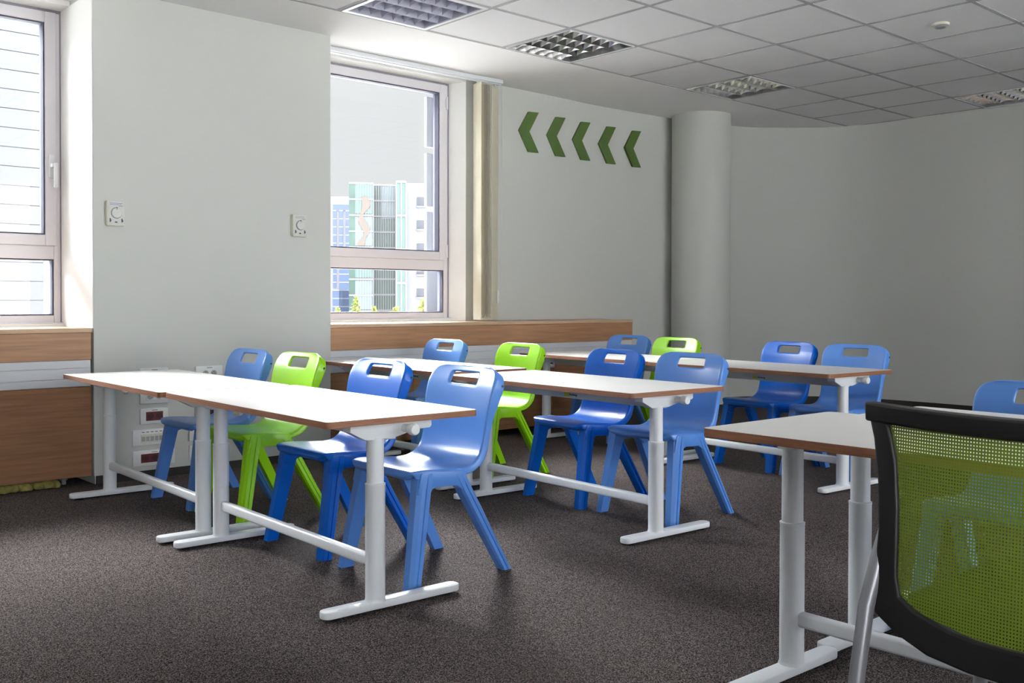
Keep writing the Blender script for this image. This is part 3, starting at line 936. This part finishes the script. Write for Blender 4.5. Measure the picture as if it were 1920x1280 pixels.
def make_chair(m):
    t = thing('school_chair', 'chair', 'chair')
    for nm, me in (('seat', seat_me), ('backrest', back_me), ('side_rail', web_me)):
        o = bpy.data.objects.new(nm, fresh(me, m, nm)); COL.objects.link(o); o.parent = t
    for me in leg_defs:
        o = bpy.data.objects.new('leg', fresh(me, m, 'leg')); COL.objects.link(o); o.parent = t
    for s in (-1, 1):
        b = B(); cyl(b, (.196, .1935*s, .642), (.196, .1945*s, .642), .0045, n=14); obj('screw_cap', b, 'hole', t)
    return t
CH = [ # x, y, rot, colour, label
    (-.835, -.236, 0, 'blue_l', 'light blue chair at the far desk of the front row, next to the wall sockets'),
    (-.820, -.690, 0, 'green', 'lime green chair in the front row, beside the royal blue one'),
    (-.845, -1.375, 0, 'blue_d', 'royal blue chair in the front row'),
    (-.838, -1.905, 0, 'blue_l', 'light blue chair nearest the camera, at the open end of the front desk'),
    (.670, .130, 0, 'blue_l', 'light blue chair at the sunlit desk by the right window'),
    (.655, -.560, 3, 'green', 'lime green chair in the middle row'),
    (.520, -1.390, 6, 'blue_d', 'royal blue chair in the middle row'),
    (.530, -1.870, 0, 'blue_l', 'light blue chair in the middle row beside the royal blue one, behind the crank knob'),
    (2.150, -.055, 2, 'blue_l', 'light blue chair in the back row near the end of the radiator cover'),
    (2.060, -.550, 2, 'green', 'lime green chair in the back row, in front of the round column'),
    (2.000, -1.420, 8, 'blue_d', 'royal blue chair in the back row against the grey wall'),
    (1.965, -1.882, 1, 'blue_l', 'light blue chair at the right end of the back row'),
    (-.045, -3.598, 0, 'blue_l', 'light blue chair at the right edge, above the top of the mesh chair'),
]
for x, y, r, m, lb in CH:
    if m not in protos: protos[m] = make_chair(m); o = protos[m]
    else: o = dup(protos[m])
    o.location = (x, y, 0); o.rotation_euler = (0, 0, -math.radians(r)); o['label'] = lb; o['group'] = 'one piece plastic school chairs'

# ================================================================== MESH CHAIR
K = 1.25
MX = -1.479
outl = [(-4.088, .81), (-4.102, .766), (-4.111, .71), (-4.114, .654), (-4.111, .608), (-4.106, .575), (-4.112, .548), (-4.147, .531), (-4.19, .518), (-4.242, .513), (-4.29, .512)]
inl = [(-4.117, .797), (-4.128, .77), (-4.136, .741), (-4.141, .686), (-4.142, .631), (-4.142, .600), (-4.147, .577), (-4.170, .565), (-4.216, .554), (-4.25, .551), (-4.29, .550)]
def sc(p): return ((p[0]+4.734)*K-4.734, (p[1]-.94)*K+.94)
outl = [sc(p) for p in outl]; inl = [sc(p) for p in inl]
YC = sc((-4.29, 0))[0]; LY = YC
t = thing('mesh_chair', 'black framed chair with a green mesh back at lower right', 'chair', (MX, LY+.012, 0))
def mirror(pl): return pl+[(2*YC-y, z) for y, z in pl[-2::-1]]
O = mirror(outl); I = mirror(inl)
def xcurve(y, z): return -.045*(1-min(1, abs(y-YC)/.25)**2)+.02*((z-.4)/.38)   # concave towards the sitter
def loc3(y, z, dx=0): return (xcurve(y, z)+dx, y-YC, z)
b = B(); n = len(O)
rings = [[b.verts.new(loc3(y, z, dx)) for y, z in pts] for pts, dx in ((O, 0), (O, .022), (I, .022), (I, .004))]
for A, C in zip(rings, rings[1:]+rings[:1]):
    for i in range(n-1): b.faces.new((A[i], A[i+1], C[i+1], C[i]))
# top bar
nt_ = 16
def topbar(zo, zi):
    R_ = []
    for k in range(nt_+1):
        y = O[0][0]+(O[-1][0]-O[0][0])*k/nt_
        bow = -.004*(1-(2*k/nt_-1)**2)
        R_.append([b.verts.new(loc3(y, z_+bow, dx)) for z_, dx in ((zo, -.006), (zo, .026), (zi, .026), (zi, -.002))])
    for A, C in zip(R_, R_[1:]):
        for i in range(4): b.faces.new((A[i], A[(i+1) % 4], C[(i+1) % 4], C[i]))
    b.faces.new(R_[0]); b.faces.new(R_[-1][::-1])
topbar(O[0][1]+.002, I[0][1]-.012)
bmesh.ops.recalc_face_normals(b, faces=b.faces)
bf = obj('back_frame', b, 'black', t, angle=50)
md = bf.modifiers.new('bevel', 'BEVEL'); md.width = .004; md.segments = 2; md.limit_method = 'ANGLE'
# mesh fabric panel filled row by row
b = B(); rows = []
NR = 24; NCc = 28
zt_, zb_ = I[0][1]+.0, min(z for y, z in I)
left = inl
def ledge(z):
    for (y0_, z0_), (y1_, z1_) in zip(left, left[1:]):
        if z1_ <= z <= z0_: return y0_+(y1_-y0_)*(z0_-z)/(z0_-z1_+1e-9)
    return left[-1][0]
for r in range(NR+1):
    z = zt_+(zb_+.0015-zt_)*r/NR; yl = ledge(z); yr = 2*YC-yl
    rows.append([b.verts.new(loc3(yl+.004+(yr-yl-.008)*c/NCc, z, .012)) for c in range(NCc+1)])
for A, C in zip(rows, rows[1:]):
    for i in range(NCc): b.faces.new((A[i], A[i+1], C[i+1], C[i]))
obj('mesh_panel', b, 'mesh', t, label='lime green mesh fabric')
# seat
b = B(); prism(b, rrect(.06, .46, -.225, .225, .06, 8), 'z', .425, .462, .012); obj('seat', b, 'seatfab', t)
b = B(); prism(b, rrect(.05, .45, -.215, .215, .05, 8), 'z', .408, .425, .004); obj('seat_shell', b, 'black', t)
for s in (1, -1):
    # rear leg carries the back, front leg under the seat
    b = B(); ys = .252*s if s > 0 else -.252
    tubepath(b, [(.030, .214*s, .60), (.010, .222*s, .54), (-.012, .232*s, .46), (-.03, .236*s, .36), (-.06, .240*s, .18), (-.085, .244*s, .0)], .0125, 16, 1.0)
    lg = obj('leg', b, 'silver', t)
    b = B(); cyl(b, (-.087, .244*s, 0), (-.083, .244*s, .014), .016, n=20); obj('glide', b, 'black', lg)
    b = B(); tubepath(b, [(-.008, .230*s, .475), (.03, .215*s, .45), (.09, .19*s, .43)], .009, 12); obj('seat_arm', b, 'silver', t)
    b = B(); tubepath(b, [(.28, .18*s, .412), (.36, .205*s, .405), (.395, .225*s, .37), (.41, .232*s, .0)], .0125, 16)
    obj('leg', b, 'silver', t)

# ================================================================== OUTSIDE
def facing(px, D):
    """heading (unit vector, right vector) for a far building seen through the window"""
    return None
E1 = Vector((.8199, -.5725, 0)); E2 = Vector((.5725, .8199, 0))       # across / away, seen from the room
def place(o, dist, off): o.location = CAM+E2*dist+E1*off; o.location.z = 0; o.rotation_euler = (0, 0, math.atan2(E1.y, E1.x))
def PXO(px, D): return (px-730)/1876.37*D*1.0
GZ = -11.0
b = B(); bx(b, -200, 260, 45, 420, GZ-1, GZ)
struct(obj('ground', b, 'ground', smooth=False), 'paved ground far below')
def building(name, D, pxa, pxb, top, depth, m, label):
    t = thing(name, label, 'building'); place(t, D, 0)
    xa, xb = PXO(pxa, D), PXO(pxb, D)
    b = B(); bx(b, xa, xb, 0, depth, GZ, top); obj('wall', b, m, t, smooth=False)
    return t, xa, xb
def Zp(y, D): return .94+(565-y)/1876.37*D
b = B(); bx(b, -6, 16, 1.5, 10, -1.3, -1.0)  # slab out of view, added to throw light up to the ceiling
struct(obj('bounce_deck', b, 'bounce_front', smooth=False), 'unseen pale deck added to bounce light onto the ceiling')
b = B(); bx(b, -30, 30, -40, -6.8, -.45, -.3)  # reflector added outside the rear windows, out of view
struct(obj('bounce_terrace', b, 'bounce_rear', smooth=False), 'unseen pale slab added to bounce light through the rear windows')
# glass tower
D = 100
t, xa, xb = building('glass_tower', D, 656, 700, Zp(347, D), 14, 'gblue', 'pale glass office tower with teal bands seen through the right window')
top = Zp(347, D)
fl = 3.15
k = 0
z = top
bands = []
while z > GZ+1:
    b = B(); bx(b, xa+.6, xb-.1, -.12, 0, z-fl*.95, z-fl*.05)
    obj('glazing_band', b, 'gteal' if k % 2 == 0 else 'gblue', t, smooth=False)
    z -= fl; k += 1
b = B(); bx(b, xa, xa+.6, -.14, 0, GZ, top); obj('side_strip', b, 'ggreen', t, smooth=False)
b = B()
for i in range(8): bx(b, xa+.6+i*.24*1.05, xa+.6+i*.24*1.05+.04, -.2, -.1, GZ, top) if i else None
z = top
while z > GZ: bx(b, xa, xb, -.22, -.1, z-.07, z+.07); z -= fl/2
obj('mullions', b, 'conc', t, smooth=False)
b = B(); pts_ = []
zt2, zb2 = Zp(372, D), Zp(462, D)
for k in range(25):
    q = k/24; pts_.append((PXO(683, D)+.28*math.sin(q*11), zt2+(zb2-zt2)*q, .12+.28*abs(math.sin(q*7+.6))))
L_ = [[b.verts.new((x+s_*w_, y_, z_)) for s_, y_ in ((-1, -.26), (1, -.26), (1, -.20), (-1, -.20))] for x, z_, w_ in pts_]
for A, C in zip(L_, L_[1:]):
    for i in range(4): b.faces.new((A[i], A[(i+1) % 4], C[(i+1) % 4], C[i]))
b.faces.new(L_[0]); b.faces.new(L_[-1][::-1])
obj('hanging_banner', b, 'banner', t)
# recessed glass wing + corner glass
t, xa, xb = building('glass_wing', D+2, 701.5, 741, Zp(350, D+2), 12, 'ggreen', 'green glass office wing between the pale tower and the white block')
D2_ = D+2
b = B(); bx(b, PXO(716, D2_), xb-.05, -.1, 0, Zp(412, D2_), Zp(350, D2_)); obj('upper_glazing', b, 'gblue', t, smooth=False)
b = B()
n = 9
for i in range(n+1):
    x = xa+(xb-xa)*i/n; bx(b, x-.035, x+.035, -.2, -.05, GZ, Zp(349, D2_))
z = Zp(350, D2_)
while z > GZ: bx(b, xa, xb, -.22, -.05, z-.08, z+.08); z -= fl/2
obj('mullions', b, 'conc', t, smooth=False)
t, xa, xb = building('glass_bay', D-1, 743, 761, Zp(343, D-1), 12, 'gteal', 'narrow teal glass bay attached to the white block')
b = B()
for i in range(3):
    x = xa+(xb-xa)*i/2; bx(b, x-.06, x+.06, -.15, 0, GZ, Zp(343, D-1))
z = Zp(343, D-1)
while z > GZ: bx(b, xa, xb, -.16, 0, z-.1, z+.1); z -= fl*1.05
obj('mullions', b, 'conc', t, smooth=False)
# white block
t, xa, xb = building('white_block', D, 762, 900, Zp(345, D), 16, 'conc', 'white office block with small square windows')
for (ya, yb) in ((371, 387), (414, 430), (457, 473), (499, 514), (541, 556)):
    for pa in (781, 826, 870):
        b = B(); bx(b, PXO(pa, D), PXO(pa+16, D), -.1, .1, Zp(yb, D), Zp(ya, D)); w_ = obj('window', b, 'bwin', t, smooth=False)
        b = B(); bx(b, PXO(pa-1, D), PXO(pa+17, D), -.5, 0, Zp(yb+3.5, D), Zp(yb+1, D)); obj('sill', b, 'conc2', w_, smooth=False)
# far left block with blue glazing
D = 125
t, xa, xb = building('far_block', D, 560, 657, Zp(372, D), 14, 'conc2', 'lilac white building with tall blue window strips at the left of the view')
for (pa, pb, ya, yb) in ((627, 656, 386, 398), (627, 633, 398, 466), (638, 645, 398, 466), (650, 656, 398, 466), (627, 633, 500, 540), (638, 657, 500, 590), (626, 657, 545, 590)):
    b = B(); bx(b, PXO(pa, D), PXO(pb, D), -.15, 0, Zp(yb, D), Zp(ya, D)); w_ = obj('glazing', b, 'gdeep', t, smooth=False)
    b = B(); z = Zp(ya, D)
    while z > Zp(yb, D): bx(b, PXO(pa, D), PXO(pb, D), -.2, -.1, z-.06, z+.06); z -= 1.0
    obj('glazing_bars', b, 'conc', w_, smooth=False)
# trees
def tree(D, px, ytop, r, label):
    t = thing('tree', label, 'tree', group='trees in front of the offices'); place(t, D, PXO(px, D)); t.location.z = GZ
    zt_ = Zp(ytop, D)-GZ
    b = B(); tubepath(b, [(0, 0, 0), (.1, 0, zt_*.5), (0, .1, zt_*.8)], [.25, .18, .08], 10); obj('trunk', b, 'edge', t)
    b = B()
    for k in range(420):
        h = random.random()
        a = random.uniform(0, 2*PI); rr = r*math.sqrt(random.random())*math.sin(PI*min(.98, .15+h*.85))
        p = Vector((rr*math.cos(a), rr*math.sin(a), zt_*(.45+.55*h)))
        s_ = random.uniform(.12, .3)
        q = Matrix.Rotation(random.uniform(0, 6), 3, Vector((random.random(), random.random(), random.random()+.1)).normalized())
        v = [b.verts.new(p+q @ Vector(c)*s_) for c in ((-1, 0, 0), (0, -.5, .1), (1, 0, 0), (0, .5, .1))]
        b.faces.new(v)
    obj('crown', b, 'leafy', t, smooth=False)
tree(62, 669, 559, .8, 'small bright yellow green tree top below the pale glass tower')
tree(67, 702, 578, .9, 'low yellow green tree top below the glass wing')
tree(57, 742, 578, .9, 'low yellow green tree top at the foot of the teal bay')
tree(61, 792, 562, 1.1, 'pale yellow green tree top in front of the white block')
tree(70, 634, 577, 1.1, 'low tree top in front of the lilac white building')
# white clad building wing opposite the left window
t = thing('clad_building', 'white building wing with horizontal cladding boards opposite the left window', 'building', (0.0, 14.0, 0))
b = B(); bx(b, -5, 4.2, .03, 9, GZ, 11); obj('wall', b, 'bwin', t, smooth=False)  # raised past the view to block sky light from the floor
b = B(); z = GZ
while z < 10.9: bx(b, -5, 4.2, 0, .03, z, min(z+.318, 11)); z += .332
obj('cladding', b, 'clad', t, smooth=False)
b = B(); bx(b, -5.1, 4.3, -.06, 9.1, 11, 11.12); obj('parapet', b, 'conc2', t, smooth=False)
# facade fins right of the second window
t = thing('facade_fins', 'pale grey stacked facade fins just outside the right window', 'facade fin', (1.665, 1.40, 0))
for za, zb in ((2.12, 2.50), (1.665, 2.07), (.30, 1.625)):
    b = B(); bx(b, 0, .40, 0, .03, za, zb); obj('fin', b, 'louvre_g', t, smooth=False)
b = B(); bx(b, .25, .28, .03, .06, .3, 2.5); bx(b, .25, .28, -.15, .04, .4, .44); bx(b, .25, .28, -.15, .04, 2.2, 2.24); obj('rail', b, 'conc', t, smooth=False)

for o in list(bpy.data.objects):
    if o.name.startswith('tmp'): bpy.data.objects.remove(o)
